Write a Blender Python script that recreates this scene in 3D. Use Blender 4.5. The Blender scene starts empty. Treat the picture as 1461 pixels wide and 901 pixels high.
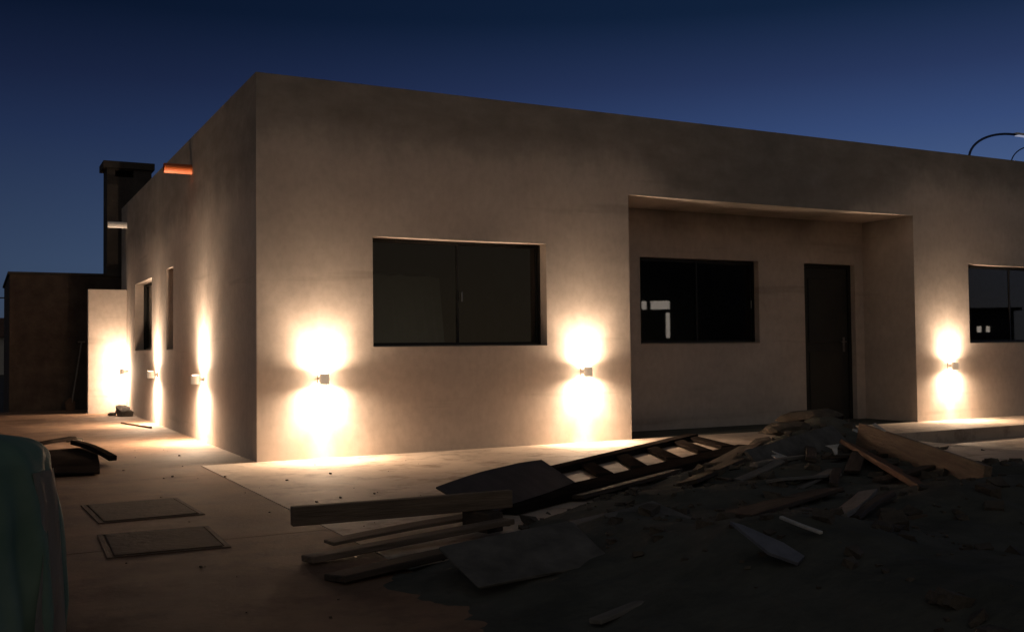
import bpy, bmesh, math, random
from mathutils import Vector, Matrix, noise
R = math.radians
random.seed(7)
scene = bpy.context.scene
COL = scene.collection

# ------------------------------------------------------------------ camera
cam_d = bpy.data.cameras.new('camera'); cam = bpy.data.objects.new('camera', cam_d); COL.objects.link(cam)
right = Vector((0.885, -0.465, -0.011)); fwd = Vector((0.465, 0.885, 0.033))
fwd.normalize(); right = (right - fwd * right.dot(fwd)).normalized(); up = right.cross(fwd)
M = Matrix((right, up, -fwd)).transposed().to_4x4(); M.translation = Vector((-2.259, -9.337, 1.0))
cam.matrix_world = M
cam_d.sensor_width = 36; cam_d.lens = 36 * 1450.2 / 1461
cam_d.clip_start = 0.05; cam_d.clip_end = 3000
scene.camera = cam

# ------------------------------------------------------------------ world, exposure
world = bpy.data.worlds.new('World'); scene.world = world; world.use_nodes = True
wt = world.node_tree; bg = wt.nodes['Background']
FILL_GLOW = (0.090, 0.090, 0.088); FILL_GLOW_LOW = (0.19, 0.145, 0.095)
# dusk sky: a twilight gradient by elevation plus the last of the Sky Texture's glow (sun just below the horizon)
sky = wt.nodes.new('ShaderNodeTexSky'); sky.sky_type = 'NISHITA'; sky.sun_disc = False
sky.sun_elevation = R(-3); sky.sun_rotation = R(25); sky.air_density = 1.0; sky.dust_density = 0.3; sky.ozone_density = 5.0
wtc = wt.nodes.new('ShaderNodeTexCoord'); wsep = wt.nodes.new('ShaderNodeSeparateXYZ'); wt.links.new(wtc.outputs['Generated'], wsep.inputs[0])
wr = wt.nodes.new('ShaderNodeValToRGB'); wt.links.new(wsep.outputs[2], wr.inputs[0])
def s2l(c): return tuple((v / 255 / 12.92 if v / 255 <= .04045 else ((v / 255 + .055) / 1.055) ** 2.4) for v in c) + (1,)
for i, (p, c) in enumerate(((0.0, (88, 106, 128)), (0.08, (84, 108, 146)), (0.20, (52, 72, 114)), (0.25, (38, 53, 88)), (0.31, (15, 33, 56)), (0.5, (10, 22, 40)), (1.0, (11, 16, 24)))):
    el_ = wr.color_ramp.elements[i] if i < 2 else wr.color_ramp.elements.new(p)
    el_.position = p; el_.color = s2l(c)
def wdot(vec):
    n = wt.nodes.new('ShaderNodeVectorMath'); n.operation = 'DOT_PRODUCT'; n.inputs[1].default_value = vec
    wt.links.new(wtc.outputs['Generated'], n.inputs[0]); return n.outputs['Value']
def wmap(v, a, b_, c, d):
    n = wt.nodes.new('ShaderNodeMapRange'); n.interpolation_type = 'SMOOTHSTEP'
    for i, q in enumerate((a, b_, c, d)): n.inputs[i + 1].default_value = q
    wt.links.new(v, n.inputs[0]); return n.outputs[0]
az = wmap(wdot((0.885, -0.465, 0)), -0.6, 0.5, 0.34, 1.0)            # the west, to the right, is a little brighter
wm = wt.nodes.new('ShaderNodeMix'); wm.data_type = 'RGBA'; wm.blend_type = 'MULTIPLY'; wm.inputs[0].default_value = 1
wt.links.new(wr.outputs[0], wm.inputs[6]); wt.links.new(az, wm.inputs[7])
# fill glow added to the sky behind the camera, lifting shadows and warming reflections
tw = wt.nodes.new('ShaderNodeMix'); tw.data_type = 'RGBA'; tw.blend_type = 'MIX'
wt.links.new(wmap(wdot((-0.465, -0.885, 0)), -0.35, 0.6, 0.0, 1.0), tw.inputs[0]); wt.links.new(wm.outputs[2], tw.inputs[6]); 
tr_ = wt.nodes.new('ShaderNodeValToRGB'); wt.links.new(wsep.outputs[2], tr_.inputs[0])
tr_.color_ramp.elements[0].position = 0.02; tr_.color_ramp.elements[0].color = (*FILL_GLOW_LOW, 1); tr_.color_ramp.elements[1].position = 0.3; tr_.color_ramp.elements[1].color = (*FILL_GLOW, 1)
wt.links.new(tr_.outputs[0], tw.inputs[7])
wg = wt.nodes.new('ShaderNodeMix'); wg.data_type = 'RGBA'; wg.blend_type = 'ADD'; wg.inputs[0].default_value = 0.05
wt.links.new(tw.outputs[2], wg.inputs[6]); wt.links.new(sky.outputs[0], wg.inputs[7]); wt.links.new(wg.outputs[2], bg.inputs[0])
bg.inputs[1].default_value = 1.0
vs = scene.view_settings
vs.view_transform = 'Standard'; vs.look = 'None'; vs.exposure = 0; vs.gamma = 1; vs.use_curve_mapping = False

LAMP_COL = (1.0, 0.73, 0.50)
P_SPILL, P_WIDE, P_MID, P_NARROW, P_DOWN = 5.0, 58.0, 90.0, 22.0, 170.0

# ------------------------------------------------------------------ helpers
def tag(o, label=None, cat=None, group=None, kind=None):
    if label: o['label'] = label
    if cat: o['category'] = cat
    if group: o['group'] = group
    if kind: o['kind'] = kind
    return o

def empty(name, loc=(0, 0, 0), rz=0):
    o = bpy.data.objects.new(name, None); COL.objects.link(o)
    o.location = loc; o.rotation_euler = (0, 0, rz); o.empty_display_size = 0.1
    return o

def obj(name, bm, mat, parent=None, smooth=False, loc=None, recalc=True):
    if recalc: bmesh.ops.recalc_face_normals(bm, faces=bm.faces)
    me = bpy.data.meshes.new(name); bm.to_mesh(me); bm.free()
    me.materials.append(mat)
    if smooth:
        for p in me.polygons: p.use_smooth = True
    o = bpy.data.objects.new(name, me); COL.objects.link(o)
    if parent: o.parent = parent
    if loc: o.location = loc
    return o

def add_box(bm, x0, x1, y0, y1, z0, z1, bev=0.0, mtx=None):
    g = bmesh.ops.create_cube(bm, size=1)
    vv = g['verts']
    for v in vv:
        v.co = Vector(((x0 + x1) / 2 + v.co.x * (x1 - x0), (y0 + y1) / 2 + v.co.y * (y1 - y0), (z0 + z1) / 2 + v.co.z * (z1 - z0)))
    if bev > 0:
        es = list({e for v in vv for e in v.link_edges})
        r = bmesh.ops.bevel(bm, geom=es, offset=bev, segments=2, affect='EDGES', profile=0.6)
        vv = list({v for f in r['faces'] for v in f.verts} | {v for v in vv if v.is_valid})
    if mtx is not None:
        for v in vv: v.co = mtx @ v.co
    return vv

def box(x0, x1, y0, y1, z0, z1, bev=0.0):
    bm = bmesh.new(); add_box(bm, x0, x1, y0, y1, z0, z1, bev); return bm

def add_tube(bm, pts, rad, n=10, cap=True):
    pts = [Vector(p) for p in pts]
    if not isinstance(rad, (list, tuple)): rad = [rad] * len(pts)
    rings = []
    for i, p in enumerate(pts):
        t = (pts[min(i + 1, len(pts) - 1)] - pts[max(i - 1, 0)]).normalized()
        a = t.cross(Vector((0, 0, 1)))
        if a.length < 1e-3: a = t.cross(Vector((0, 1, 0)))
        a.normalize(); b = t.cross(a)
        rings.append([bm.verts.new(p + (a * math.cos(k * 2 * math.pi / n) + b * math.sin(k * 2 * math.pi / n)) * rad[i]) for k in range(n)])
    for r0, r1 in zip(rings, rings[1:]):
        for k in range(n): bm.faces.new((r0[k], r0[(k + 1) % n], r1[(k + 1) % n], r1[k]))
    if cap:
        bm.faces.new(rings[0][::-1]); bm.faces.new(rings[-1])

def wall_grid(axis, us, zs, opens, t0, t1):
    """solid wall in the plane given by axis ('x': u runs along x, thickness along y; 'y': the reverse),
    with rectangular openings (u0,u1,z0,z1); faces only where the solid meets the air"""
    bm = bmesh.new()
    us = sorted(set(us) | {o[0] for o in opens} | {o[1] for o in opens})
    zs = sorted(set(zs) | {o[2] for o in opens} | {o[3] for o in opens})
    vd = {}
    def V(u, z, t):
        k = (round(u, 5), round(z, 5), round(t, 5))
        if k not in vd: vd[k] = bm.verts.new((u, t, z) if axis == 'x' else (t, u, z))
        return vd[k]
    def solid(i, j):
        if i < 0 or j < 0 or i >= len(us) - 1 or j >= len(zs) - 1: return False
        u = (us[i] + us[i + 1]) / 2; z = (zs[j] + zs[j + 1]) / 2
        return not any(a < u < b and c < z < d for a, b, c, d in opens)
    for i in range(len(us) - 1):
        for j in range(len(zs) - 1):
            if not solid(i, j): continue
            a, b, c, d = us[i], us[i + 1], zs[j], zs[j + 1]
            for t in (t0, t1): bm.faces.new((V(a, c, t), V(b, c, t), V(b, d, t), V(a, d, t)))
            if not solid(i - 1, j): bm.faces.new((V(a, c, t0), V(a, c, t1), V(a, d, t1), V(a, d, t0)))
            if not solid(i + 1, j): bm.faces.new((V(b, c, t0), V(b, c, t1), V(b, d, t1), V(b, d, t0)))
            if not solid(i, j - 1): bm.faces.new((V(a, c, t0), V(b, c, t0), V(b, c, t1), V(a, c, t1)))
            if not solid(i, j + 1): bm.faces.new((V(a, d, t0), V(b, d, t0), V(b, d, t1), V(a, d, t1)))
    return bm

# ------------------------------------------------------------------ materials
def new_mat(name):
    m = bpy.data.materials.new(name); m.use_nodes = True
    nt = m.node_tree; b = nt.nodes['Principled BSDF']
    return m, nt, b

def N(nt, typ, **kw):
    n = nt.nodes.new(typ)
    for k, v in kw.items():
        if k.startswith('i_'):
            key = k[2:]; n.inputs[int(key) if key.isdigit() else key].default_value = v
        else: setattr(n, k, v)
    return n

def rough_mat(name, c0, c1, scale=4.0, rough=0.85, bump=0.15, bscale=None, stretch=None, metallic=0.0, spec=0.3, detail=6):
    m, nt, b = new_mat(name); L = nt.links.new
    tc = N(nt, 'ShaderNodeTexCoord'); mp = N(nt, 'ShaderNodeMapping')
    if stretch: mp.inputs['Scale'].default_value = stretch
    L(tc.outputs['Object'], mp.inputs[0])
    n1 = N(nt, 'ShaderNodeTexNoise', i_Scale=scale, i_Detail=detail, i_Roughness=0.62); L(mp.outputs[0], n1.inputs['Vector'])
    cr = N(nt, 'ShaderNodeValToRGB'); cr.color_ramp.elements[0].position = 0.3; cr.color_ramp.elements[1].position = 0.7
    cr.color_ramp.elements[0].color = (*c0, 1); cr.color_ramp.elements[1].color = (*c1, 1)
    L(n1.outputs[0], cr.inputs[0]); L(cr.outputs[0], b.inputs['Base Color'])
    n2 = N(nt, 'ShaderNodeTexNoise', i_Scale=bscale or scale * 8, i_Detail=5.0); L(mp.outputs[0], n2.inputs['Vector'])
    bp = N(nt, 'ShaderNodeBump', i_Strength=bump, i_Distance=0.02); L(n2.outputs[0], bp.inputs['Height']); L(bp.outputs[0], b.inputs['Normal'])
    b.inputs['Roughness'].default_value = rough; b.inputs['Metallic'].default_value = metallic
    b.inputs['Specular IOR Level'].default_value = spec
    return m

def plaster_mat():
    """sand-coloured render; the ring-beam band along the top is older, darker bare cement with a wavy lower edge"""
    m, nt, b = new_mat('plaster'); L = nt.links.new
    tc = N(nt, 'ShaderNodeTexCoord'); sep = N(nt, 'ShaderNodeSeparateXYZ'); L(tc.outputs['Object'], sep.inputs[0])
    geo = N(nt, 'ShaderNodeNewGeometry'); sn = N(nt, 'ShaderNodeSeparateXYZ'); L(geo.outputs['True Normal'], sn.inputs[0])
    def math_(op, a, b_=None, c=None):
        n = N(nt, 'ShaderNodeMath', operation=op)
        for i, v in enumerate((a, b_, c)):
            if v is None: continue
            if isinstance(v, (int, float)): n.inputs[i].default_value = v
            else: L(v, n.inputs[i])
        return n.outputs[0]
    def noise_(scale, detail=4, st=(1, 1, 1)):
        mp = N(nt, 'ShaderNodeMapping'); mp.inputs['Scale'].default_value = st; L(tc.outputs['Object'], mp.inputs[0])
        n = N(nt, 'ShaderNodeTexNoise', i_Scale=scale, i_Detail=detail, i_Roughness=0.6); L(mp.outputs[0], n.inputs['Vector'])
        return n.outputs[0]
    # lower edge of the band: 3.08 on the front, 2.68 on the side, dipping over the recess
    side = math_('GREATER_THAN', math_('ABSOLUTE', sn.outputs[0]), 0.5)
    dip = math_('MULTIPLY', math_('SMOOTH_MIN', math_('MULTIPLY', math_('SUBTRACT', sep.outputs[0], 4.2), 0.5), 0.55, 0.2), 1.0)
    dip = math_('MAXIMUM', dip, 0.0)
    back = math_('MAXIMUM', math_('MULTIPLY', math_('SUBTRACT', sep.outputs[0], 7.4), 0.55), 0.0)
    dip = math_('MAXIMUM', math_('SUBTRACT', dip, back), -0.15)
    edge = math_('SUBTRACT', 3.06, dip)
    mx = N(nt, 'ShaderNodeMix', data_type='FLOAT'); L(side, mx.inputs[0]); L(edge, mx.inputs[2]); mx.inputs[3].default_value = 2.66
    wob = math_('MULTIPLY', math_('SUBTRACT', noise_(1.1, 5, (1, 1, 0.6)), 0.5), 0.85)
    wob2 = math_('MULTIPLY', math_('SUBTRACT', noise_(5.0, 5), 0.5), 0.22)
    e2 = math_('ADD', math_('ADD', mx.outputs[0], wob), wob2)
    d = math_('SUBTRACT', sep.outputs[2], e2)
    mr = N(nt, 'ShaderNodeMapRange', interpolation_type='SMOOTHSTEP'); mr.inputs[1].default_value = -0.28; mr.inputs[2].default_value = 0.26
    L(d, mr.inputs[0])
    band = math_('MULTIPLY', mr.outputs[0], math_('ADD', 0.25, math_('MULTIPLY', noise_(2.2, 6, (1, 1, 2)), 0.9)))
    # base colour, mottled trowel work
    cr = N(nt, 'ShaderNodeValToRGB'); e = cr.color_ramp.elements
    e[0].position = 0.28; e[0].color = (0.47, 0.405, 0.36, 1); e[1].position = 0.72; e[1].color = (0.58, 0.505, 0.45, 1)
    L(noise_(1.6, 8, (1, 1, 1.8)), cr.inputs[0])
    fine = N(nt, 'ShaderNodeMix', data_type='RGBA', blend_type='MULTIPLY'); fine.inputs[0].default_value = 0.35
    crf = N(nt, 'ShaderNodeValToRGB'); crf.color_ramp.elements[0].position = 0.35; crf.color_ramp.elements[0].color = (0.72, 0.70, 0.68, 1)
    crf.color_ramp.elements[1].position = 0.6
    L(noise_(14, 6, (1, 1, 0.7)), crf.inputs[0]); L(cr.outputs[0], fine.inputs[6]); L(crf.outputs[0], fine.inputs[7])
    # thin horizontal lift lines of darker cement
    lines = noise_(1.0, 3, (0.35, 0.35, 5.0)); ml = N(nt, 'ShaderNodeMapRange'); ml.inputs[1].default_value = 0.62; ml.inputs[2].default_value = 0.72
    L(lines, ml.inputs[0]); lmask = math_('MULTIPLY', ml.outputs[0], 0.28)
    st1 = N(nt, 'ShaderNodeMix', data_type='RGBA'); L(lmask, st1.inputs[0]); L(fine.outputs[2], st1.inputs[6]); st1.inputs[7].default_value = (0.2, 0.16, 0.13, 1)
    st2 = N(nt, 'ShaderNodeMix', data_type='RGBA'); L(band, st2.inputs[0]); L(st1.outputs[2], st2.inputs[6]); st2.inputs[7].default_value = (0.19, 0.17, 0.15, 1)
    L(st2.outputs[2], b.inputs['Base Color'])
    bp = N(nt, 'ShaderNodeBump', i_Strength=0.15, i_Distance=0.004); L(noise_(60, 5), bp.inputs['Height'])
    bp2 = N(nt, 'ShaderNodeBump', i_Strength=0.10, i_Distance=0.012); L(noise_(3, 3, (1, 1, 1.6)), bp2.inputs['Height']); L(bp.outputs[0], bp2.inputs['Normal'])
    L(bp2.outputs[0], b.inputs['Normal'])
    b.inputs['Roughness'].default_value = 0.9; b.inputs['Specular IOR Level'].default_value = 0.2
    return m

def concrete_mat(name='concrete', spec=0.3, c0=(0.40, 0.315, 0.245), c1=(0.60, 0.49, 0.395), cd=(0.12, 0.075, 0.05)):
    m, nt, b = new_mat(name); L = nt.links.new
    tc = N(nt, 'ShaderNodeTexCoord')
    def noise_(scale, detail=5, rough=0.6):
        n = N(nt, 'ShaderNodeTexNoise', i_Scale=scale, i_Detail=detail, i_Roughness=rough); L(tc.outputs['Object'], n.inputs['Vector']); return n.outputs[0]
    cr = N(nt, 'ShaderNodeValToRGB'); e = cr.color_ramp.elements
    e[0].position = 0.3; e[0].color = (*c0, 1); e[1].position = 0.68; e[1].color = (*c1, 1)
    L(noise_(0.9, 8, 0.65), cr.inputs[0])
    dirt = N(nt, 'ShaderNodeMapRange'); dirt.inputs[1].default_value = 0.5; dirt.inputs[2].default_value = 0.75; L(noise_(3.1, 8, 0.7), dirt.inputs[0])
    mx = N(nt, 'ShaderNodeMix', data_type='RGBA'); L(dirt.outputs[0], mx.inputs[0]); L(cr.outputs[0], mx.inputs[6]); mx.inputs[7].default_value = (*cd, 1)
    L(mx.outputs[2], b.inputs['Base Color'])
    rr = N(nt, 'ShaderNodeMapRange'); rr.inputs[3].default_value = 0.6; rr.inputs[4].default_value = 0.85; L(noise_(1.7), rr.inputs[0]); L(rr.outputs[0], b.inputs['Roughness'])
    bp = N(nt, 'ShaderNodeBump', i_Strength=0.35, i_Distance=0.006); L(noise_(35, 6), bp.inputs['Height'])
    bp2 = N(nt, 'ShaderNodeBump', i_Strength=0.2, i_Distance=0.03); L(noise_(2.2, 3), bp2.inputs['Height']); L(bp.outputs[0], bp2.inputs['Normal'])
    L(bp2.outputs[0], b.inputs['Normal'])
    b.inputs['Specular IOR Level'].default_value = spec
    return m

def glass_mat():
    m, nt, b = new_mat('window_glass'); L = nt.links.new
    nt.nodes.remove(b); out = nt.nodes['Material Output']
    fr = N(nt, 'ShaderNodeFresnel'); fr.inputs[0].default_value = 1.68
    tr = N(nt, 'ShaderNodeBsdfTransparent'); tr.inputs[0].default_value = (0.62, 0.66, 0.62, 1)
    gl = N(nt, 'ShaderNodeBsdfGlossy'); gl.inputs['Roughness'].default_value = 0.015
    mx = N(nt, 'ShaderNodeMixShader'); L(fr.outputs[0], mx.inputs[0]); L(tr.outputs[0], mx.inputs[1]); L(gl.outputs[0], mx.inputs[2])
    L(mx.outputs[0], out.inputs[0]); return m

def film_mat():
    m, nt, b = new_mat('pale_plastic_film'); L = nt.links.new; out = nt.nodes['Material Output']
    b.inputs['Base Color'].default_value = (0.6, 0.54, 0.46, 1); b.inputs['Roughness'].default_value = 0.5
    tl = N(nt, 'ShaderNodeBsdfTranslucent'); tl.inputs[0].default_value = (0.5, 0.44, 0.36, 1)
    n = N(nt, 'ShaderNodeTexNoise', i_Scale=9.0, i_Detail=5.0); bp = N(nt, 'ShaderNodeBump', i_Strength=0.15, i_Distance=0.02)
    L(n.outputs[0], bp.inputs['Height']); L(bp.outputs[0], b.inputs['Normal'])
    mx = N(nt, 'ShaderNodeMixShader'); mx.inputs[0].default_value = 0.4
    L(b.outputs[0], mx.inputs[1]); L(tl.outputs[0], mx.inputs[2]); L(mx.outputs[0], out.inputs[0]); return m

def emit_mat(name, col, strength):
    m, nt, b = new_mat(name)
    b.inputs['Base Color'].default_value = (0.8, 0.8, 0.8, 1)
    b.inputs['Emission Color'].default_value = (*col, 1); b.inputs['Emission Strength'].default_value = strength
    return m

MT = dict(
    plaster=plaster_mat(), concrete=concrete_mat(), yard=concrete_mat('yard_screed', 0.12, (0.13, 0.08, 0.052), (0.29, 0.185, 0.122), (0.1, 0.057, 0.037)), glass=glass_mat(),
    alu=rough_mat('dark_aluminium', (0.007, 0.0065, 0.006), (0.012, 0.011, 0.010), 3, 0.42, 0.05, spec=0.5),
    door=rough_mat('dark_door_paint', (0.022, 0.022, 0.021), (0.034, 0.033, 0.03), 2, 0.5, 0.05, spec=0.4),
    steel=rough_mat('brushed_steel', (0.25, 0.25, 0.25), (0.35, 0.35, 0.35), 9, 0.3, 0.05, metallic=1.0),
    inner=rough_mat('bare_interior_plaster', (0.5, 0.45, 0.38), (0.6, 0.54, 0.46), 2, 0.9, 0.1),
    sill=rough_mat('stone_sill', (0.2, 0.17, 0.14), (0.3, 0.26, 0.22), 8, 0.7, 0.1),
    orange=rough_mat('orange_pvc', (0.62, 0.13, 0.03), (0.72, 0.18, 0.05), 5, 0.45, 0.03, spec=0.5),
    white=rough_mat('white_pvc', (0.7, 0.68, 0.66), (0.8, 0.78, 0.76), 5, 0.45, 0.03, spec=0.5),
    lampbody=rough_mat('white_lamp_paint', (0.62, 0.58, 0.52), (0.72, 0.68, 0.62), 12, 0.4, 0.03, spec=0.5), body_glare=emit_mat('lamp_body_glare', (1.0, 0.74, 0.5), 0.32),  # lamp housing glows weakly to stand for camera glare between the beams
    lens=emit_mat('lit_lamp_lens', (1.0, 0.75, 0.45), 14.0),
    brick=rough_mat('dark_brickwork', (0.04, 0.03, 0.025), (0.085, 0.066, 0.054), 3.5, 0.9, 0.5, 18),
    soot=rough_mat('sooty_render', (0.035, 0.03, 0.028), (0.07, 0.06, 0.052), 2.5, 0.9, 0.3),
    soil=rough_mat('dark_soil', (0.062, 0.064, 0.056), (0.125, 0.122, 0.105), 2.6, 1.0, 0.5, 22, spec=0.05),
    ground=rough_mat('bare_ground', (0.03, 0.025, 0.018), (0.075, 0.06, 0.043), 0.9, 0.95, 0.7, 9),
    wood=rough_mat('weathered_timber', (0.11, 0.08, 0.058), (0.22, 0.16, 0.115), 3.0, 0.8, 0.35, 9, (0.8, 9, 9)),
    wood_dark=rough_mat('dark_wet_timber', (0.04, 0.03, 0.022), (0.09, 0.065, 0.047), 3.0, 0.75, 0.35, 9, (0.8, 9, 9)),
    wood_grey=rough_mat('grey_board', (0.13, 0.12, 0.105), (0.22, 0.2, 0.18), 2.5, 0.85, 0.25, 9, (1, 5, 5)),
    wood_red=rough_mat('reddish_formwork', (0.12, 0.062, 0.038), (0.2, 0.11, 0.07), 3.0, 0.8, 0.3, 9, (0.8, 8, 8)),
    ply=rough_mat('grey_plywood', (0.07, 0.066, 0.06), (0.17, 0.157, 0.14), 6, 0.85, 0.2, 14),
    film=film_mat(),
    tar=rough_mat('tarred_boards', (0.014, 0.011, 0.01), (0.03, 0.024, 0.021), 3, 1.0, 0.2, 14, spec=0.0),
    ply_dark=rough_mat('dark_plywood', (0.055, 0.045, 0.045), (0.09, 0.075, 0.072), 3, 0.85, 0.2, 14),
    scrap=rough_mat('white_scrap', (0.3, 0.29, 0.27), (0.62, 0.6, 0.57), 12, 0.6, 0.2),
    scrap_blue=rough_mat('bluish_tile_back', (0.10, 0.105, 0.13), (0.18, 0.185, 0.22), 9, 0.6, 0.2),
    rubble=rough_mat('broken_masonry', (0.05, 0.042, 0.035), (0.12, 0.1, 0.08), 7, 0.95, 0.5),
    tarp=rough_mat('green_plastic_sheet', (0.09, 0.17, 0.125), (0.19, 0.27, 0.215), 2.2, 0.6, 0.12, 10, spec=0.3),
    iron=rough_mat('rusty_iron', (0.05, 0.028, 0.018), (0.11, 0.06, 0.035), 8, 0.75, 0.4),
    lid=rough_mat('dirty_lid_concrete', (0.055, 0.036, 0.025), (0.105, 0.07, 0.047), 4, 0.85, 0.4, 25),
    galv=rough_mat('painted_lamp_post', (0.03, 0.05, 0.13), (0.045, 0.07, 0.17), 3, 0.5, 0.05),
    farwall=rough_mat('distant_render', (0.3, 0.29, 0.27), (0.42, 0.4, 0.37), 1, 0.9, 0.1),
    farroof=rough_mat('distant_roof', (0.09, 0.05, 0.035), (0.14, 0.08, 0.055), 2, 0.9, 0.3),
    cable=rough_mat('black_cable', (0.02, 0.02, 0.02), (0.03, 0.03, 0.03), 2, 0.6, 0.0),
    litwin=emit_mat('lit_window', (1.0, 0.86, 0.72), 2.6),
    lampled=emit_mat('street_lamp_glass', (0.62, 0.68, 0.95), 0.42),
)

MT['body_glare'].node_tree.nodes['Principled BSDF'].inputs['Base Color'].default_value = (0.33, 0.31, 0.28, 1)

# ------------------------------------------------------------------ ground
def H(x, y):
    """height of the soil heap in front of the porch"""
    h = -0.06
    for a, cx, cy, sx, sy in ((.34, 5.55, -1.45, .55, .42), (.26, 4.75, -2.5, .9, .6), (.14, 3.4, -3.7, 1.1, .8),
                              (.12, 1.7, -4.5, .7, .5), (.20, 2.6, -5.6, 1.1, .7), (.16, .9, -6.2, .6, .5), (.16, 3.9, -5.0, .8, .7), (.22, 1.4, -7.3, .9, .5)):
        h += a * math.exp(-((x - cx) / sx) ** 2 - ((y - cy) / sy) ** 2)
    ds = ((x - .5) * 2.1 - (y + 3.85) * 3.75) / 4.30          # metres south of the frame
    k0 = min(1, max(0, ds / .45)) * min(1, max(0, (x - .1) / .5)) * min(1, max(0, (5.0 - x) / 1.0)); h += .085 * k0 * k0 * (3 - 2 * k0)
    ke = min(1, max(0, (-4.75 - y) / .35)) * math.exp(-((x - .25) / .9) ** 2); h += .165 * ke   # spilled soil along the yard edge
    n = noise.noise(Vector((x * 1.7, y * 1.7, 3.1))) * 0.04 + noise.noise(Vector((x * 5, y * 5, 1.0))) * 0.022 + noise.noise(Vector((x * 13, y * 13, 7.0))) * 0.012
    k = min(1, max(0, (h + 0.06) / 0.1))
    return h + n * (0.35 + 0.65 * k)

bm = bmesh.new()
bmesh.ops.create_grid(bm, x_segments=60, y_segments=60, size=1)
for v in bm.verts:
    u, w = v.co.x, v.co.y
    v.co = Vector((math.copysign(abs(u) ** 3, u) * 1200, math.copysign(abs(w) ** 3, w) * 1200, -0.22))
    r = v.co.length
    v.co.z += noise.noise(v.co * 0.15) * 0.05 if r < 300 else noise.noise(v.co * 0.004) * 2.0
tag(obj('ground', bm, MT['ground'], smooth=True), kind='structure')

bm = bmesh.new()
NX, NY = 190, 200
X0, X1, Y0, Y1 = -1.3, 7.2, -9.2, -0.45
vg = [[bm.verts.new((X0 + (X1 - X0) * i / NX, Y0 + (Y1 - Y0) * j / NY, 0)) for j in range(NY + 1)] for i in range(NX + 1)]
for row in vg:
    for v in row:
        m_ = min(v.co.x - X0, X1 - v.co.x, Y1 - v.co.y, v.co.y - Y0)
        v.co.z = H(v.co.x, v.co.y) - 0.2 * max(0, 1 - m_ / 0.25) ** 2
for i in range(NX):
    for j in range(NY): bm.faces.new((vg[i][j], vg[i + 1][j], vg[i + 1][j + 1], vg[i][j + 1]))
tag(obj('soil_mound', bm, MT['soil'], smooth=True), kind='structure')

# yard and pavement: poured panels with open joints
bm = bmesh.new()
xs = [-9, -6.2, -3.4, -0.5]; ys = [-9.5, -3.75, -0.75, -0.02, 3.6, 7.1, 10.6]
for a, b_ in zip(xs, xs[1:]):
    for c, d in zip(ys, ys[1:]):
        x1 = b_ if not (b_ == -0.5 and c >= -0.02) else 0.0
        add_box(bm, a + .002, x1 - (.004 if x1 < 0 else 0.0), c + .002, d - .002, -0.15, 0.0, 0.005)
tag(obj('yard', bm, MT['yard']), kind='structure')
bm = bmesh.new()
for a, b_ in ((-0.5, 2.9), (2.9, 6.45)):
    add_box(bm, a + .004, b_ - .002, -4.62, -0.0, -0.15, 0.0, 0.006)
tag(obj('pavement', bm, MT['concrete']), kind='structure')
bm = box(6.454, 15, -1.08, 0, -0.15, 0.0, 0.012); tag(obj('porch_step', bm, MT['concrete']), kind='structure')
bm = bmesh.new()
vs_ = [bm.verts.new(p) for p in ((6.9, -1.084, -0.14), (16, -1.084, -0.14), (16, -2.7, -0.14), (12, -2.9, -0.14), (8.2, -3.2, -0.14), (6.78, -2.75, -0.14))]
f = bm.faces.new(vs_); r = bmesh.ops.extrude_face_region(bm, geom=[f])
for v in r['geom']:
    if isinstance(v, bmesh.types.BMVert): v.co.z -= 0.12
tag(obj('lower_path', bm, MT['concrete']), kind='structure')

# ------------------------------------------------------------------ house
house = tag(empty('house'), 'long single storey rendered house with a stained parapet, lit by wall lamps', 'house')
HT = 3.59
W1 = (1.127, 3.064, 1.04, 2.112); W3 = (9.67, 11.75, 1.02, 2.09); REC = (4.12, 8.62, -0.15, 2.70)
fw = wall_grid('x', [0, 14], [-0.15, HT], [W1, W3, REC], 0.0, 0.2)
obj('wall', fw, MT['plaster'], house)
WA = (6.35, 8.17, 1.05, 2.12); WB = (4.5, 5.05, 1.05, 2.14)
obj('wall', wall_grid('y', [0.2, 9.72], [-0.15, HT], [WA, WB], 0.0, 0.2), MT['plaster'], house)
W2 = (4.87, 6.74, 1.05, 2.115); DR = (7.53, 8.46, -0.15, 2.115)
obj('wall', wall_grid('x', [4.12, 8.62], [-0.15, 2.70], [W2, DR], 0.87, 1.05), MT['plaster'], house)
for x0, x1 in ((3.94, 4.12), (8.62, 8.8)): obj('wall', box(x0, x1, 0.2, 0.87, -0.15, 2.9), MT['plaster'], house)
obj('ceiling', box(4.12, 8.62, 0.2, 0.87, 2.70, 2.88), MT['plaster'], house)
obj('porch_floor', box(4.12, 8.62, 0.0, 1.05, -0.15, -0.003), MT['soil'], house)  # dark colour chosen to cut bounced light and keep the recess shady
obj('wall', box(0, 14, 9.72, 9.92, -0.15, HT), MT['plaster'], house)
obj('wall', box(13.8, 14, 0.2, 9.72, -0.15, HT), MT['plaster'], house)
obj('roof', box(0.2, 13.8, 0.2, 9.72, 3.1, 3.25), MT['inner'], house)
obj('floor', box(0.2, 13.8, 1.05, 9.72, -0.14, -0.02), MT['inner'], house)
obj('floor', box(0.2, 3.94, 0.2, 1.05, -0.14, -0.02), MT['inner'], house)
obj('floor', box(8.8, 13.8, 0.2, 1.05, -0.14, -0.02), MT['inner'], house)
obj('partition', wall_grid('x', [0.2, 13.8], [-0.02, 3.1], [(2.6, 3.5, -0.02, 2.1), (10.5, 11.4, -0.02, 2.1)], 4.2, 4.32), MT['inner'], house)
obj('partition', box(3.9, 4.05, 1.051, 4.2, -0.02, 3.1), MT['inner'], house)
obj('partition', box(8.65, 8.8, 1.051, 4.2, -0.02, 3.1), MT['inner'], house)
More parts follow.
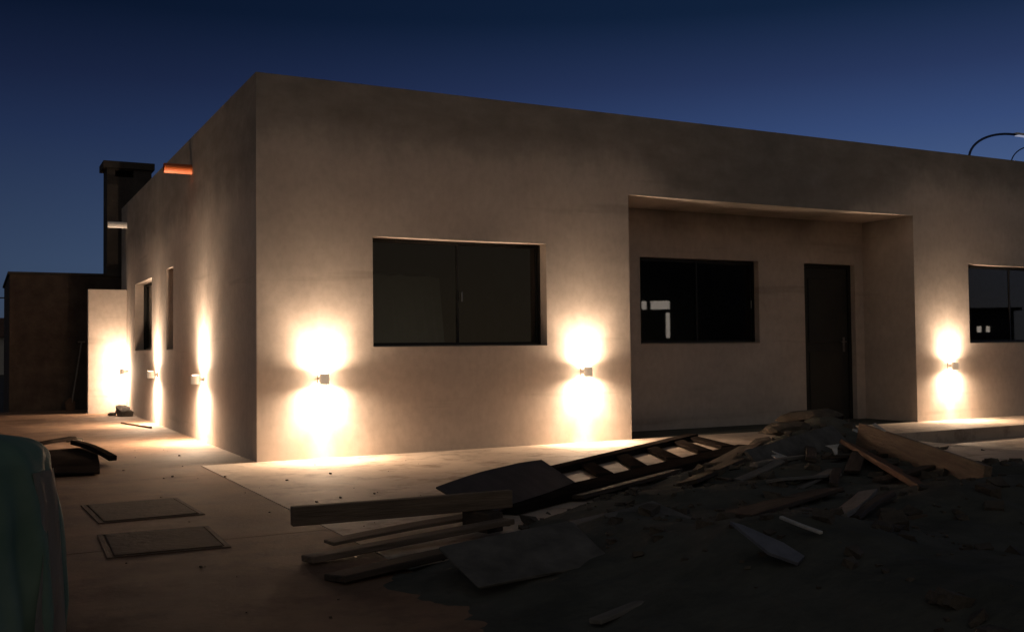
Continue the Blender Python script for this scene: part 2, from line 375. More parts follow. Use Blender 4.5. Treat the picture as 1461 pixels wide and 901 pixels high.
wing = obj('wing_wall', box(-0.615, 0, 9.2, 9.36, -0.15, 2.10, 0.006), MT['plaster'], house)
def window(axis, o, t, leaves=2, handle_at=None):
    """aluminium sliding window set t into the wall; o=(u0,u1,z0,z1)"""
    u0, u1, z0, z1 = o
    def bx(bm, a, b_, t0, t1, c, d, bev=0.003):
        if axis == 'x': add_box(bm, a, b_, t0, t1, c, d, bev)
        else: add_box(bm, t0, t1, a, b_, c, d, bev)
    bm = bmesh.new(); fwid = 0.018
    bx(bm, u0, u1, t, t + .06, z0, z0 + fwid); bx(bm, u0, u1, t, t + .06, z1 - fwid, z1)
    bx(bm, u0, u0 + fwid, t, t + .06, z0 + fwid, z1 - fwid); bx(bm, u1 - fwid, u1, t, t + .06, z0 + fwid, z1 - fwid)
    root = obj('window', bm, MT['alu'], house)
    a0, a1 = u0 + fwid, u1 - fwid
    for k in range(leaves):
        w = (a1 - a0) / leaves; p, q = a0 + k * w - (.01 if k else 0), a0 + (k + 1) * w + (.01 if k < leaves - 1 else 0)
        tt = t + .006 + .026 * k; s = .022
        bm = bmesh.new()
        bx(bm, p, q, tt, tt + .022, z0 + fwid, z0 + fwid + s, .002); bx(bm, p, q, tt, tt + .022, z1 - fwid - s, z1 - fwid, .002)
        bx(bm, p, p + s, tt, tt + .022, z0 + fwid + s, z1 - fwid - s, .002); bx(bm, q - s, q, tt, tt + .022, z0 + fwid + s, z1 - fwid - s, .002)
        obj('sash', bm, MT['alu'], root)
        bm = bmesh.new()
        pts = ((p + s, z0 + fwid + s), (q - s, z0 + fwid + s), (q - s, z1 - fwid - s), (p + s, z1 - fwid - s))
        vv = [bm.verts.new((a, tt + .011, c) if axis == 'x' else (tt + .011, a, c)) for a, c in pts]
        bm.faces.new(vv if axis == 'x' else vv[::-1])              # the face looks outwards
        obj('pane', bm, MT['glass'], root, recalc=False)
    if handle_at:
        bm = bmesh.new(); zc = (z0 + z1) / 2 - .03
        bx(bm, handle_at - .008, handle_at + .008, t - .012, t + .006, zc - .05, zc + .05, .004)
        obj('handle', bm, MT['steel'], root)
    bm = bmesh.new()
    if axis == 'x': add_box(bm, u0 + .002, u1 - .002, t - .10, t - .001, z0 + .001, z0 + .012, .003)
    else: add_box(bm, t - .10, t - .001, u0 + .002, u1 - .002, z0 + .001, z0 + .012, .003)
    obj('sill', bm, MT['sill'], root)
    return root

window('x', W1, 0.135, 2, (W1[0] + W1[1]) / 2 + .04)
window('x', W3, 0.135, 2, W3[0] + .06)
window('x', W2, 0.96, 2, W2[1] - .06)
window('y', WA, 0.135, 2, WA[0] + .06)
window('y', WB, 0.135, 1)

# door in the porch
d = obj('door', box(DR[0] + .05, DR[1] - .05, 0.975, 1.02, 0.004, DR[3] - .05, .004), MT['door'], house)
bm = bmesh.new()
add_box(bm, DR[0], DR[0] + .05, .95, 1.04, -.003, DR[3], .003); add_box(bm, DR[1] - .05, DR[1], .95, 1.04, -.003, DR[3], .003)
add_box(bm, DR[0] + .05, DR[1] - .05, .95, 1.04, DR[3] - .05, DR[3], .003)
obj('door_frame', bm, MT['alu'], d)
bm = bmesh.new()
for z0, z1 in ((.14, .92), (1.05, 1.92)):
    add_box(bm, DR[0] + .16, DR[1] - .16, .964, .976, z0, z1, .005)
obj('door_panel', bm, MT['door'], d)
bm = bmesh.new(); hx = DR[1] - .13
add_box(bm, hx - .02, hx + .02, .966, .975, 0.92, 1.12, .003); add_tube(bm, [(hx, .97, 1.06), (hx, .925, 1.06), (hx - .02, .915, 1.06), (hx - .12, .915, 1.06)], .009)
obj('handle', bm, MT['steel'], d)

# rain spouts through the parapet of the side wall
def spout(y, z, rad, length, mat, label):
    bm = bmesh.new(); n = 18
    rings = []
    for x, r in ((0.0, rad), (-length, rad), (-length, rad * .86), (-0.02, rad * .86)):
        rings.append([bm.verts.new((x, y + r * math.cos(k * 2 * math.pi / n), z + r * math.sin(k * 2 * math.pi / n))) for k in range(n)])
    for a, b_ in zip(rings, rings[1:]):
        for k in range(n): bm.faces.new((a[k], a[(k + 1) % n], b_[(k + 1) % n], b_[k]))
    o = obj('drain_spout', bm, mat, house, smooth=False); o['label'] = label
spout(3.2, 3.2, .058, .32, MT['orange'], 'orange plastic drain spout')
spout(9.2, 3.21, .055, .31, MT['white'], 'white plastic drain spout')

# ------------------------------------------------------------------ wall lamps
def build_lamp():
    """up-and-down wall lamp; local -Y points away from the wall"""
    t = empty('wall_lamp')
    obj('back_plate', box(-.04, .04, -.012, 0, -.05, .05, .004), MT['lampbody'], t)
    bm = bmesh.new(); n = 20; prof = ((-.05, .038), (-.05, .045), (.05, .045), (.05, .038), (.036, .036))
    cy = -.095
    def lathe(bm, prof):
        rings = [[bm.verts.new((r * math.cos(k * 2 * math.pi / n), cy + r * math.sin(k * 2 * math.pi / n), z)) for k in range(n)] for z, r in prof]
        for a, b_ in zip(rings, rings[1:]):
            for k in range(n): bm.faces.new((a[k], a[(k + 1) % n], b_[(k + 1) % n], b_[k]))
    lathe(bm, ((-.036, .036), *prof)); add_box(bm, -.018, .018, -.055, -.012, -.02, .02, .003)
    obj('lamp_body', bm, MT['body_glare'], t)
    for s in (1, -1):
        bm = bmesh.new(); bmesh.ops.create_circle(bm, cap_ends=True, segments=20, radius=.0355, matrix=Matrix.Translation((0, cy, s * .04)))
        obj('lens', bm, MT['lens'], t)
    return t
def lamp_lights(t, k=1.0, nk=1.0):
    for s in (1, -1):
        def put(l, z, watt):
            l.energy = watt * k; l.color = LAMP_COL; l.shadow_soft_size = .022
            o = bpy.data.objects.new('lamp_light', l); COL.objects.link(o); o.parent = t
            o.location = (0, -.095, s * z); o.rotation_euler = (R(180) if s > 0 else 0, 0, 0)
        put(bpy.data.lights.new('lamp_light', 'POINT'), .070, P_SPILL * (8 if k < .9 else 1))          # bare spill from the lens
        for size, blend, watt in ((180, .7, P_WIDE * (1.0 if s > 0 else 1.35)), (108, .8, P_MID), (34, 1.0, (P_NARROW if s > 0 else P_DOWN) * nk)):
            l = bpy.data.lights.new('lamp_light', 'SPOT'); l.spot_size = R(size); l.spot_blend = blend; put(l, .056, watt)
lamp0 = build_lamp()
LAMPS = (((0.61, 0, .745), 0, 'white up-and-down wall lamp on the front wall nearest the house corner'),
         ((3.51, 0, .755), 0, 'white up-and-down wall lamp between the big front window and the porch recess'),
         ((9.25, 0, .72), 0, 'white up-and-down wall lamp on the front wall beyond the porch'),
         ((0, 2.47, .703), R(-90), 'glowing wall lamp on the side wall, first from the house corner'),
         ((0, 5.82, .703), R(-90), 'glowing wall lamp on the side wall between its two windows'),
         ((0, 8.99, .70), R(-90), 'glowing wall lamp on the side wall beside the brightly lit wing wall'))
for i, (loc, rz, lab) in enumerate(LAMPS):
    if i == 0: o = lamp0
    else:
        o = lamp0.copy(); COL.objects.link(o)
        for ch in lamp0.children:
            if ch.type == 'LIGHT': continue
            c = ch.copy(); COL.objects.link(c); c.parent = o
    o.location = loc; o.rotation_euler = (0, 0, rz); tag(o, lab, 'wall lamp', 'up-and-down wall lamps on the house')
    o['power'] = (1, 1, .95, 2.3, 2.0, .6)[i]
for o in [o for o in COL.objects if o.name.startswith('wall_lamp')]: lamp_lights(o, o.pop('power', 1.0), 2.2 if o.rotation_euler.z < -1 else 1.0)

# ------------------------------------------------------------------ outbuilding with barbecue chimney
out = tag(empty('outbuilding', (-1.775, 10.61, 0)), 'low dark outbuilding with a barbecue chimney behind the house', 'outbuilding')
bm = bmesh.new(); add_box(bm, 0, 5.2, 0, 4.2, -.2, 2.42, .01); obj('wall', bm, MT['brick'], out)
rf = obj('roof', box(-.03, 5.23, -.03, 4.23, 2.421, 2.47, .008), MT['soot'], out)
ch = obj('chimney', wall_grid('x', [1.60, 2.38], [2.471, 4.42], [(1.74, 2.06, 4.27, 4.40)], -.02, .58), MT['soot'], out)
obj('chimney_cap', box(1.53, 2.43, -.08, .64, 4.421, 4.55, .008), MT['soot'], ch)
obj('flue', box(1.73, 2.07, .45, .56, 4.2, 4.41), MT['brick'], ch)

# shovel leaning on the outbuilding
t = tag(empty('shovel', (-.80, 10.25, 0)), 'long thin shovel leaning upright against the dark outbuilding wall', 'shovel')
bm = bmesh.new(); add_tube(bm, [(0, 0, .02), (.2, .32, 1.22)], .014, 8); obj('shaft', bm, MT['wood_grey'], t)
bm = bmesh.new(); add_tube(bm, [(.2 - .06, .32, 1.225), (.2 + .06, .32, 1.225)], .014, 8); obj('grip', bm, MT['wood_grey'], t)
bm = bmesh.new()
blade = [(-.07, 0, 0), (.07, 0, 0), (.085, .05, .16), (.0, .075, .24), (-.085, .05, .16)]
f = bm.faces.new([bm.verts.new((x - .01, y - .02, z)) for x, y, z in blade]); r = bmesh.ops.extrude_face_region(bm, geom=[f])
for v in r['geom']:
    if isinstance(v, bmesh.types.BMVert): v.co.y -= .006
obj('blade', bm, MT['iron'], t)

# ------------------------------------------------------------------ inspection lids
def lid(cx, cy, w, d_, rz, label):
    t = tag(empty('inspection_lid', (cx, cy, 0), rz), label, 'inspection lid', 'concrete inspection lids in the pavement')
    bm = bmesh.new(); e = .028
    for a in ((-w / 2 - e, w / 2 + e, -d_ / 2 - e, -d_ / 2), (-w / 2 - e, w / 2 + e, d_ / 2, d_ / 2 + e), (-w / 2 - e, -w / 2, -d_ / 2, d_ / 2), (w / 2, w / 2 + e, -d_ / 2, d_ / 2)):
        add_box(bm, *a, -.01, .005, .002)
    obj('rim', bm, MT['iron'], t)
    bm = bmesh.new(); add_box(bm, -w / 2 + .008, w / 2 - .008, -d_ / 2 + .008, d_ / 2 - .008, -.01, .009, .005)
    obj('cover', bm, MT['lid'], t)
lid(-1.33, -2.43, .56, .78, R(2), 'brown inspection lid in the pavement, farther of the two')
lid(-1.385, -3.63, .54, .66, R(-2), 'brown inspection lid in the pavement, nearer of the two')

# ------------------------------------------------------------------ loose boards and debris
def plank(name, label, cat, p0, p1, w, t, mat, roll=0.0, group=None, bend=0.0, seg=8, jag=0.0, taper=0.0):
    """board of width w and thickness t whose centre line runs p0 -> p1"""
    p0, p1 = Vector(p0), Vector(p1); L_ = (p1 - p0).length
    bend = bend or random.uniform(-.006, .012) * L_ if t < .05 else bend; tw = random.uniform(-.05, .05); sw = random.uniform(-.012, .012) * L_
    bm = bmesh.new()
    rows = []
    for i in range(seg + 1):
        u = i / seg; x = (u - .5) * L_
        ww = w * (1 - taper * u); dz = bend * math.sin(u * math.pi)
        row = []
        for a, b_ in ((-1, -1), (1, -1), (1, 1), (-1, 1)):
            jx = random.uniform(-jag, jag) if i in (0, seg) else 0
            yy = a * ww / 2 * (1 + random.uniform(-.02, .02)) + sw * math.sin(u * math.pi)
            row.append(bm.verts.new((x + jx, yy, b_ * t / 2 + dz + yy * tw * (u - .5) * 2)))
        rows.append(row)
    for r0, r1 in zip(rows, rows[1:]):
        for k in range(4): bm.faces.new((r0[k], r0[(k + 1) % 4], r1[(k + 1) % 4], r1[k]))
    bm.faces.new(rows[0][::-1]); bm.faces.new(rows[-1])
    bmesh.ops.recalc_face_normals(bm, faces=bm.faces)
    es = [e for e in bm.edges if e.calc_face_angle(0) > .8]
    bmesh.ops.bevel(bm, geom=es, offset=min(.004, t * .2), segments=1, affect='EDGES')
    o = obj(name, bm, mat)
    xa = (p1 - p0).normalized(); ya = Vector((0, 0, 1)).cross(xa).normalized(); za = xa.cross(ya)
    m = Matrix((xa, ya, za)).transposed() @ Matrix.Rotation(roll, 3, 'X')
    m4 = m.to_4x4(); m4.translation = (p0 + p1) / 2; o.matrix_world = m4
    return tag(o, label, cat, group)

# timber frame (rails and crosspieces) lying over the pavement edge
fr = tag(empty('pallet', (0, 0, 0)), 'rough timber pallet lying flat on the pavement, light showing between its crosspieces', 'pallet')
def rail(p0, p1, w, h, nm, mat=MT['wood_dark']):
    p0, p1 = Vector(p0), Vector(p1); xa = (p1 - p0).normalized(); ya = Vector((0, 0, 1)).cross(xa).normalized(); za = xa.cross(ya)
    m4 = Matrix((xa, ya, za)).transposed().to_4x4(); m4.translation = (p0 + p1) / 2
    L_ = (p1 - p0).length
    o = obj(nm, box(-L_ / 2, L_ / 2, -w / 2, w / 2, -h / 2, h / 2, .004), mat, fr); o.matrix_local = m4
    return o
rail((.61, -3.06, .035), (4.66, -.38, .035), .13, .05, 'rail', MT['tar']); rail((.56, -3.80, .035), (4.33, -1.70, .035), .24, .05, 'rail', MT['tar'])
for p, q in (((.9, -2.83, .03), (.75, -3.5, .03)), ((1.6, -2.37, .03), (1.35, -3.16, .03)), ((2.33, -1.87, .03), (1.98, -2.80, .03)), ((2.98, -1.44, .03), (2.48, -2.53, .03)),
             ((3.59, -1.04, .03), (3.08, -2.2, .03)), ((4.22, -.63, .03), (3.71, -1.84, .03)), ((4.6, -.38, .03), (4.19, -1.6, .03))):
    p, q = Vector(p), Vector(q); d_ = (q - p).normalized(); rail(p + d_ * .12, q - d_ * .10, .14, .03, 'crosspiece', MT['tar'])

plank('beam', 'long timber beam lying level, its left end sticking out over the lit pavement', 'beam', (-.83, -4.16, .158), (.42, -4.20, .158), .05, .098, MT['wood'])
plank('timber_block', 'short squat block propping up the long beam', 'block', (.20, -4.12, .053), (.26, -4.32, .053), .12, .106, MT['wood_dark'])
plank('plank', 'thin pale plank under the long beam with its tip on the lit pavement', 'plank', (-.66, -4.24, .02), (.34, -4.02, .05), .10, .018, MT['wood'], R(4))
plank('plank', 'long thin board in front of the beam, its square end showing dark', 'plank', (-.88, -4.60, .022), (.30, -4.40, .07), .12, .03, MT['wood'], R(-4))
plank('plywood_sheet', 'smooth dark sheet tilted over the left end of the timber pallet', 'plywood', (.24, -3.90, .115), (1.42, -3.06, .115), .36, .012, MT['ply_dark'], R(27))
def on(x, y, dz=0.0): return (x, y, max(-0.06, H(x, y)) + dz)

# boards and sheets of the heap
plank('plywood_sheet', 'large grey sheet tilted towards the camera in the near part of the heap', 'plywood', (-.48, -5.50, .11), (.13, -5.50, .15), .40, .015, MT['ply'], R(15), jag=.05)
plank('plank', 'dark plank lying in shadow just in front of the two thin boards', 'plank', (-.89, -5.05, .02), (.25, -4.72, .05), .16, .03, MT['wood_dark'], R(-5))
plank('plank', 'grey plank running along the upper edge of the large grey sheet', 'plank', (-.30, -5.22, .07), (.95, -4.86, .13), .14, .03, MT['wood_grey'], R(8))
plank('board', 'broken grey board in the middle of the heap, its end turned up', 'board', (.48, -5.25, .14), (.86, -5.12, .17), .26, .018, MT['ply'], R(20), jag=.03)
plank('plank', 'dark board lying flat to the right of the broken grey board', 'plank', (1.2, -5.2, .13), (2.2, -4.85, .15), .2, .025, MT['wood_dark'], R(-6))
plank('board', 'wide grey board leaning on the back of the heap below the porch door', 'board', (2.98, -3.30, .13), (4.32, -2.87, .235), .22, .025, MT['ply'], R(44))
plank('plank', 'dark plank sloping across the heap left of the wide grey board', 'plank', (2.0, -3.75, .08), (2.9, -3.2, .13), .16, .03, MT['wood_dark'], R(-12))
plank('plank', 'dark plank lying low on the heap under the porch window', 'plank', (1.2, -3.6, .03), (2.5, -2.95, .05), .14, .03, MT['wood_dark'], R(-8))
plank('beam', 'thick square timber at the top of the heap before the porch door', 'beam', (4.9, -1.42, .16), (6.0, -1.22, .22), .09, .09, MT['tar'], R(10))
plank('plank', 'thick wide plank sloping down to the right at the right end of the heap', 'plank', (4.36, -3.05, .24), (2.93, -5.36, .19), .045, .21, MT['wood'], R(-10))
plank('plank', 'reddish plank lying under the thick wide plank on its left', 'plank', (4.02, -3.30, .19), (2.56, -5.40, .12), .22, .035, MT['wood_red'], R(-22))
plank('board', 'short reddish board end sticking out under the wide plank', 'board', (2.66, -5.30, .10), (2.34, -5.66, .08), .22, .03, MT['wood_red'], R(-12), jag=.02)
plank('plank', 'flat grey lath on the soil left of the reddish plank', 'plank', (1.9, -4.75, .12), (3.0, -4.1, .14), .09, .02, MT['wood_grey'], R(-6))
plank('plank', 'long dark lath lying low across the near middle of the heap', 'plank', (.60, -5.72, .11), (1.9, -5.78, .15), .08, .025, MT['wood_dark'], R(-8))
plank('plank', 'thin grey lath at the bottom of the heap left of the bluish tile', 'plank', (-.35, -6.3, .05), (.3, -6.1, .10), .06, .02, MT['wood_grey'], R(-8))
plank('plywood_sheet', 'dark bluish sheet edge rising in the near right corner of the picture', 'plywood', (.52, -7.32, .11), (1.75, -6.82, .13), .48, .016, MT['ply_dark'], R(-6))
plank('stick', 'short white stick lying in the dark near part of the heap', 'stick', on(.58, -6.22, .03), on(.56, -6.46, .025), .018, .012, MT['scrap'])
plank('stick', 'thin pale lath lying on the dark soil near the right edge of the picture', 'stick', (2.94, -5.22, .03), (3.95, -4.82, .03), .022, .012, MT['wood_grey'])
plank('board', 'dark board jutting out of the heap beside the timber pallet', 'board', (3.1, -2.75, .05), (4.0, -2.1, .10), .24, .03, MT['wood_dark'], R(-10), jag=.02)
# loose planks and laths of the heap
rp = random.Random(21)
for i in range(20):
    x, y = rp.uniform(.9, 4.6), rp.uniform(-5.6, -2.4)
    if y > .60 * (x - .45) - 4.15 or (x - 1.0) * .6 + y > -1.6: continue
    L_, an_ = rp.uniform(.5, 1.3), R(rp.uniform(5, 48))
    dx, dy = L_ / 2 * math.cos(an_), L_ / 2 * math.sin(an_)
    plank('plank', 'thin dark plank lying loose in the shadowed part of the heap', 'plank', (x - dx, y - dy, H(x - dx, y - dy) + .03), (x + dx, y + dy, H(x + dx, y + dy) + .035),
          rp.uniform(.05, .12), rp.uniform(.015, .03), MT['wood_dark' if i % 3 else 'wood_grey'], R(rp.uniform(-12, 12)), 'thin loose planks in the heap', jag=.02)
# left yard boards
plank('plywood_sheet', 'dark sheet lying on the pavement beside the green bundle', 'plywood', (-1.64, -.25, .03), (-1.43, 2.05, .03), .56, .016, MT['tar'])
plank('plank', 'dark plank on edge along the right side of the sheet in the yard', 'plank', (-1.17, .55, .055), (-1.36, 2.32, .075), .07, .045, MT['tar'])
plank('plank', 'dark plank across the far end of the sheet in the yard', 'plank', (-1.85, 1.85, .095), (-1.36, 2.42, .115), .09, .03, MT['tar'])
plank('rod', 'thin iron rod lying on the lit pavement along the side wall', 'rod', (-.43, 6.25, .012), (-.20, 5.0, .012), .022, .022, MT['iron'])

# chunks: an irregular lump of masonry, concrete or plastic
def chunk(name, label, cat, loc, size, mat, group=None, seed=0, rz=0.0):
    rnd = random.Random(seed)
    bm = bmesh.new(); bmesh.ops.create_icosphere(bm, subdivisions=2, radius=.5)
    off = Vector((seed * 3.7, seed * 1.3, 0))
    for v in bm.verts:
        d_ = v.co.normalized()
        c = Vector([max(-.40, min(.40, q)) for q in v.co]) * 1.2
        v.co = c * (1 + .35 * noise.noise(d_ * 1.6 + off))
        v.co = Vector((v.co.x * size[0], v.co.y * size[1], v.co.z * size[2]))
    o = obj(name, bm, mat); o.location = loc; o.rotation_euler = (rnd.uniform(-.2, .2), rnd.uniform(-.2, .2), rz or rnd.uniform(0, 3))
    return tag(o, label, cat, group)
chunk('masonry_lump', 'dark lump of masonry at the foot of the bright wing wall', 'rubble', (-.16, 8.2, .06), (.24, .5, .16), MT['rubble'], seed=2, rz=.1)
chunk('masonry_lump', 'small chip of masonry left of the lump by the bright wing wall', 'rubble', (-.33, 8.3, .02), (.1, .14, .07), MT['rubble'], seed=5)
chunk('stone', 'small stone alone on the pavement in the side yard', 'stone', (-1.27, 3.35, .015), (.1, .16, .06), MT['rubble'], seed=7)
chunk('masonry_lump', 'rounded lump of rubble at the top of the heap left of the door', 'rubble', (5.0, -1.5, .17), (.5, .35, .13), MT['rubble'], seed=11)
chunk('masonry_lump', 'largest lump of rubble on the heap, before the porch door', 'rubble', (5.6, -1.2, .24), (.6, .4, .16), MT['rubble'], seed=13)
chunk('masonry_lump', 'flat grey lump beside the right end of the timber pallet', 'rubble', (4.45, -1.75, .05), (.3, .2, .12), MT['rubble'], seed=17)

def scrap(name, label, cat, pts, mat, loc, th=.006, rz=0.0, tilt=0.0):
    """a torn flat piece: outline pts, slightly crumpled"""
    bm = bmesh.new()
    f = bm.faces.new([bm.verts.new((x, y, .03 * noise.noise(Vector((x * 9, y * 9, loc[0]))))) for x, y in pts])
    r = bmesh.ops.extrude_face_region(bm, geom=[f])
    for v in r['geom']:
        if isinstance(v, bmesh.types.BMVert): v.co.z -= th
    o = obj(name, bm, mat); o.location = loc; o.rotation_euler = (tilt, 0, rz)
    return tag(o, label, cat)
scrap('plastic_scrap', 'crumpled white scrap on the heap, left of the smaller one below the grey board', 'scrap', [(-.12, -.02), (-.05, .05), (.0, .02), (.03, .09), (.08, .04), (.10, -.05), (.0, -.07)], MT['scrap'], on(3.14, -3.42, .05), rz=.4, tilt=.35)
scrap('plastic_scrap', 'small white torn scrap on the heap, right of the crumpled one', 'scrap', [(-.055, .03), (.05, .035), (.025, .0), (.01, -.055), (-.01, -.06), (-.015, .0)], MT['scrap'], on(3.40, -3.71, .07), rz=-.4, tilt=.7)
scrap('plastic_scrap', 'white shred at the top end of the thick wide plank', 'scrap', [(-.02, .09), (.02, .08), (.04, -.05), (.02, -.10), (-.02, -.02)], MT['scrap'], (4.02, -3.62, .345), rz=.6, tilt=.5)
scrap('plastic_scrap', 'white shred on the soil to the right of the thick wide plank', 'scrap', [(-.12, -.03), (-.02, .02), (.12, .03), (.14, .05), (.02, .04), (-.1, .0)], MT['scrap'], on(4.72, -3.98, .06), rz=.35, tilt=.3)
scrap('plastic_scrap', 'tiny white flake left of the shred on the soil', 'scrap', [(-.05, 0), (0, .03), (.05, .01), (.01, -.02)], MT['scrap'], on(4.66, -3.85, .06), rz=.8, tilt=.4)
scrap('plastic_scrap', 'tiny white flake at the top of the heap by the porch step', 'scrap', [(-.04, 0), (0, .03), (.05, .01), (.01, -.03)], MT['scrap'], on(5.25, -2.15, .08), rz=.2, tilt=.6)
scrap('broken_tile', 'pale bluish broken tile lying near the bottom of the picture', 'tile', [(-.10, .13), (-.06, .10), (.04, -.02), (.08, -.1), (.03, -.13), (-.05, -.06)], MT['scrap_blue'], on(.35, -6.42, .07), .012, rz=-.1, tilt=.38)
# fine rubble strewn over the heap
bm = bmesh.new(); rnd = random.Random(3)
for i in range(1700):
    x, y = rnd.uniform(.1, 6.6), rnd.uniform(-8.2, -.9)
    if y > -.95 * 1 and x < 5: continue
    if y > .60 * (x - .45) - 4.0: continue
    s = rnd.choice((.006, .008, .010, .012, .014, .018, .022, .03, .045)) * rnd.uniform(.7, 1.3)
    vv = add_box(bm, -s, s, -s * rnd.uniform(.5, 1), s * rnd.uniform(.5, 1), -s * .45, s * .45)
    m4 = Matrix.Translation((x, y, H(x, y) + s * .2)) @ Matrix.Rotation(rnd.uniform(0, 6.3), 4, 'Z') @ Matrix.Rotation(rnd.uniform(-.5, .5), 4, 'X')
    for v in vv: v.co = m4 @ (v.co + Vector((rnd.uniform(-.3, .3), rnd.uniform(-.3, .3), rnd.uniform(-.3, .3))) * s)
tag(obj('fine_rubble', bm, MT['rubble']), 'fine broken masonry strewn over the dark heap', 'rubble', kind='stuff')

bm = bmesh.new()
for i in range(130):
    x, y = rnd.gauss(-.4, 1.3), rnd.uniform(-7.5, 2.5)
    if y > -.15 and x > -.15: continue
    if x > .4 and y < -3.0: continue
    q = rnd.choice((.002, .003, .003, .004, .005, .008)) * rnd.uniform(.7, 1.4)
    vv = add_box(bm, -q, q, -q * rnd.uniform(.5, 1), q * rnd.uniform(.5, 1), -q * .5, q * .5)
    m4 = Matrix.Translation((x, y, q * .4)) @ Matrix.Rotation(rnd.uniform(0, 6.3), 4, 'Z')
    for v in vv: v.co = m4 @ (v.co + Vector((rnd.uniform(-.3, .3), rnd.uniform(-.3, .3), rnd.uniform(-.2, .3))) * q)
tag(obj('grit', bm, MT['lid']), 'grit and crumbs scattered on the yard and pavement', 'grit', kind='stuff')

# drum under a green plastic sheet, near left
cd = tag(empty('covered_drum', (-2.275, -5.375, 0)), 'dark green plastic sheet pulled down over a drum at the left edge', 'covered drum')
bm = bmesh.new(); NA, NZ = 96, 40
prof = []
for i in range(NZ + 1):
    u = i / NZ
    if u < .35: a = u / .35 * math.pi / 2; r, z = .245 * math.sin(a) ** .8, .735 - .11 * (1 - math.cos(a))
    else: w = (u - .35) / .65; r, z = .245 + .055 * w - .02 * max(0, w - .8) / .2, .625 * (1 - w)
    prof.append((r, z, u))
rows = []
for r, z, u in prof:
    row = []
    for k in range(NA):
        th = 2 * math.pi * k / NA
        am = max(0, min(1, (u - .25) / .4))
        fold = am * (.022 * math.sin(th * 7 + 1.3 * math.sin(th * 2 + 1)) + .010 * math.sin(th * 17 + z * 5) + .02 * noise.noise(Vector((math.cos(th) * 1.5, math.sin(th) * 1.5, z * 2.5))))
        rr = max(.002, r + fold + .012 * noise.noise(Vector((math.cos(th) * 3, math.sin(th) * 3, z * 6))) * min(1, u * 5))
        row.append(bm.verts.new((rr * math.cos(th), rr * math.sin(th), max(.004, z + .012 * noise.noise(Vector((rr * 5 * math.cos(th), rr * 5 * math.sin(th), 9.1)))))))
    rows.append(row)
for a, b_ in zip(rows, rows[1:]):
    for k in range(NA): bm.faces.new((a[k], a[(k + 1) % NA], b_[(k + 1) % NA], b_[k]))
bmesh.ops.remove_doubles(bm, verts=bm.verts, dist=.0005)
obj('green_sheet', bm, MT['tarp'], cd, smooth=True)
bm = bmesh.new(); rows = []
for i in range(25):
    u = i / 24; z = .60 * (1 - u) + .005; row = []
    for k in range(9):
        th = R(-47 + 34 * k / 8) + .10 * math.sin(u * 5)
        rr = .262 + .04 * u + .007 * math.sin(k * 1.5 + u * 2) + .006 * noise.noise(Vector((k * .5, u * 3, 2)))
        row.append(bm.verts.new((rr * math.cos(th), rr * math.sin(th), z)))
    rows.append(row)
for a, b_ in zip(rows, rows[1:]):
    for k in range(8): bm.faces.new((a[k], a[k + 1], b_[k + 1], b_[k]))
bmesh.ops.solidify(bm, geom=bm.faces[:], thickness=.003)
o = obj('loose_film', bm, MT['film'], cd, smooth=True); o['label'] = 'pale plastic film hanging loose on the right side'

# board standing inside behind the big front window
plank('plasterboard_sheet', 'pale sheet standing inside the room behind the big front window', 'sheet', (1.55, 1.5, 1.0), (2.55, 1.5, 1.0), 1.75, .013, MT['white'], R(82))

# ------------------------------------------------------------------ street lamps behind the house
def street_lamp(base, top, reach, rise, label, k=1.0):
    t = tag(empty('street_lamp', base), label, 'street lamp', 'street lamps behind the house')
    bm = bmesh.new(); h = top - base[2]
    add_tube(bm, [(0, 0, -.3), (0, 0, h * .5), (0, 0, h)], [.11 * k, .09 * k, .06 * k], 12); obj('pole', bm, MT['galv'], t)
    bm = bmesh.new(); pts = [(0, 0, h - .05)]
    for i in range(1, 15):
        a = i / 14 * math.pi / 2; pts.append((reach * (1 - math.cos(a)), 0, h + rise * math.sin(a)))
    add_tube(bm, pts, .052 * k, 10); obj('arm', bm, MT['galv'], t)
    bm = bmesh.new(); L_ = .95 * k
    add_box(bm, reach - .04, reach + L_, -.14 * k, .14 * k, h + rise - .02, h + rise + .08 * k, .03)
    hd = obj('lamp_head', bm, MT['white'], t)
    obj('lamp_glass', box(reach + .08, reach + L_ - .05, -.11 * k, .11 * k, h + rise - .05 * k, h + rise - .021, .008), MT['lampled'], hd)
street_lamp((27.75, 14, -.2), 7.35, 2.45, 1.05, 'street lamp with curved arm and pale head behind the right end of the parapet', .8)
street_lamp((52.0, 30, -.2), 11.6, 2.6, 1.35, 'farther street lamp, only its thin arm showing by the right edge', .7)

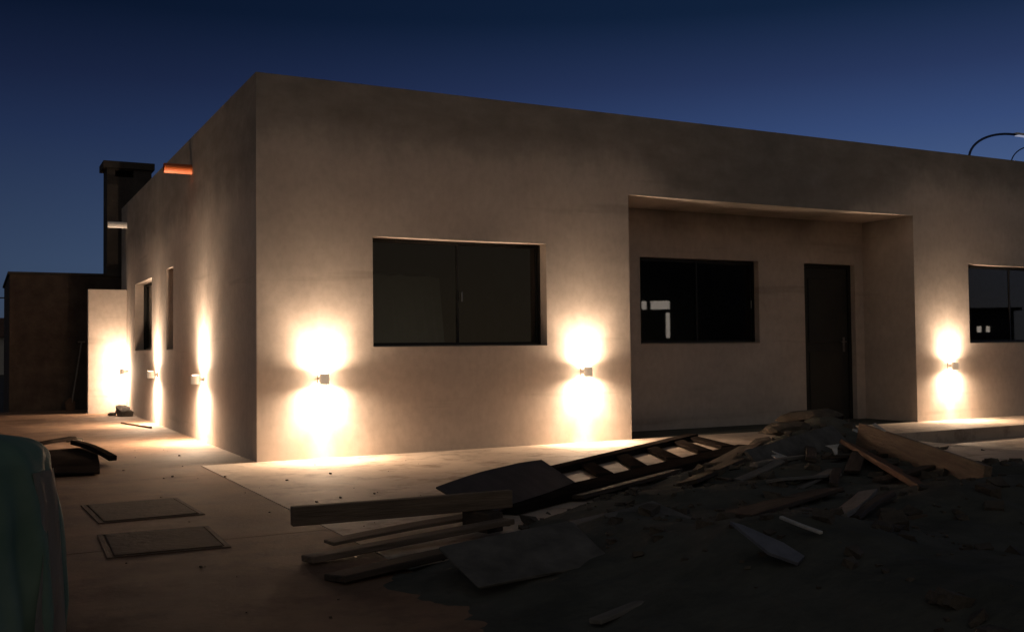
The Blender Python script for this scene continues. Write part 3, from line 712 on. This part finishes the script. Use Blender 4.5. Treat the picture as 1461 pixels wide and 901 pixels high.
# ------------------------------------------------------------------ far things
fh = tag(empty('distant_house', (-9.5, 60, -.2)), 'pale distant house at the far left edge of the picture', 'house')
bm = bmesh.new(); add_box(bm, 0, 10, 0, 8, 0, 2.3); obj('wall', bm, MT['farwall'], fh)
bm = bmesh.new()
pp = [(-.3, -.3, 2.301), (10.3, -.3, 2.301), (10.3, 8.3, 2.301), (-.3, 8.3, 2.301), (-.3, 4, 3.6), (10.3, 4, 3.6)]
v = [bm.verts.new(p) for p in pp]
for f in ((0, 1, 5, 4), (2, 3, 4, 5), (1, 2, 5), (3, 0, 4), (3, 2, 1, 0)): bm.faces.new([v[i] for i in f])
obj('roof', bm, MT['farroof'], fh)
bm = bmesh.new(); add_tube(bm, [(-30 + 28.2 * i / 24, 10.5 + 6 * (1 - i / 24), 2.0 + 2.6 * (1 - i / 24) ** 2) for i in range(25)], .012, 6)
tag(obj('overhead_cable', bm, MT['cable']), 'thin black cable reaching the left end of the dark outbuilding', 'cable')

# house across the street: its lit windows show as reflections in the porch window
fhx = tag(empty('neighbour_house', (19.3, -18.4, -.2), math.atan2(.58, .81)), 'house across the street whose lit windows reflect in the porch window', 'house')
NW = [(-.63, -.46, 2.58, 2.88), (-.31, .36, 2.58, 2.88), (.22, .36, 1.55, 2.45), (9.39, 9.55, 1.6, 1.8), (9.68, 9.82, 1.6, 1.8)]
obj('wall', wall_grid('x', [-4, 6], [0, 5.6], NW[:3], -.2, 0), MT['farwall'], fhx)
obj('wall', box(-4, 6, -6, -.201, 0, 5.6), MT['farwall'], fhx)
obj('wall', wall_grid('x', [6.002, 10.6], [0, 2.3], NW[3:], -.2, 0), MT['farwall'], fhx)
obj('wall', box(6.002, 10.6, -5, -.201, 0, 2.3), MT['farwall'], fhx)
obj('roof', box(-4.3, 6.3, -6.3, .4, 5.601, 5.75, .02), MT['farroof'], fhx)
obj('roof', box(6.31, 10.8, -5.2, .2, 2.301, 2.4, .02), MT['farroof'], fhx)
for a, b_, c, d in NW:
    w = obj('window', box(a, b_, -.12, -.10, c, d), MT['litwin'], fhx)
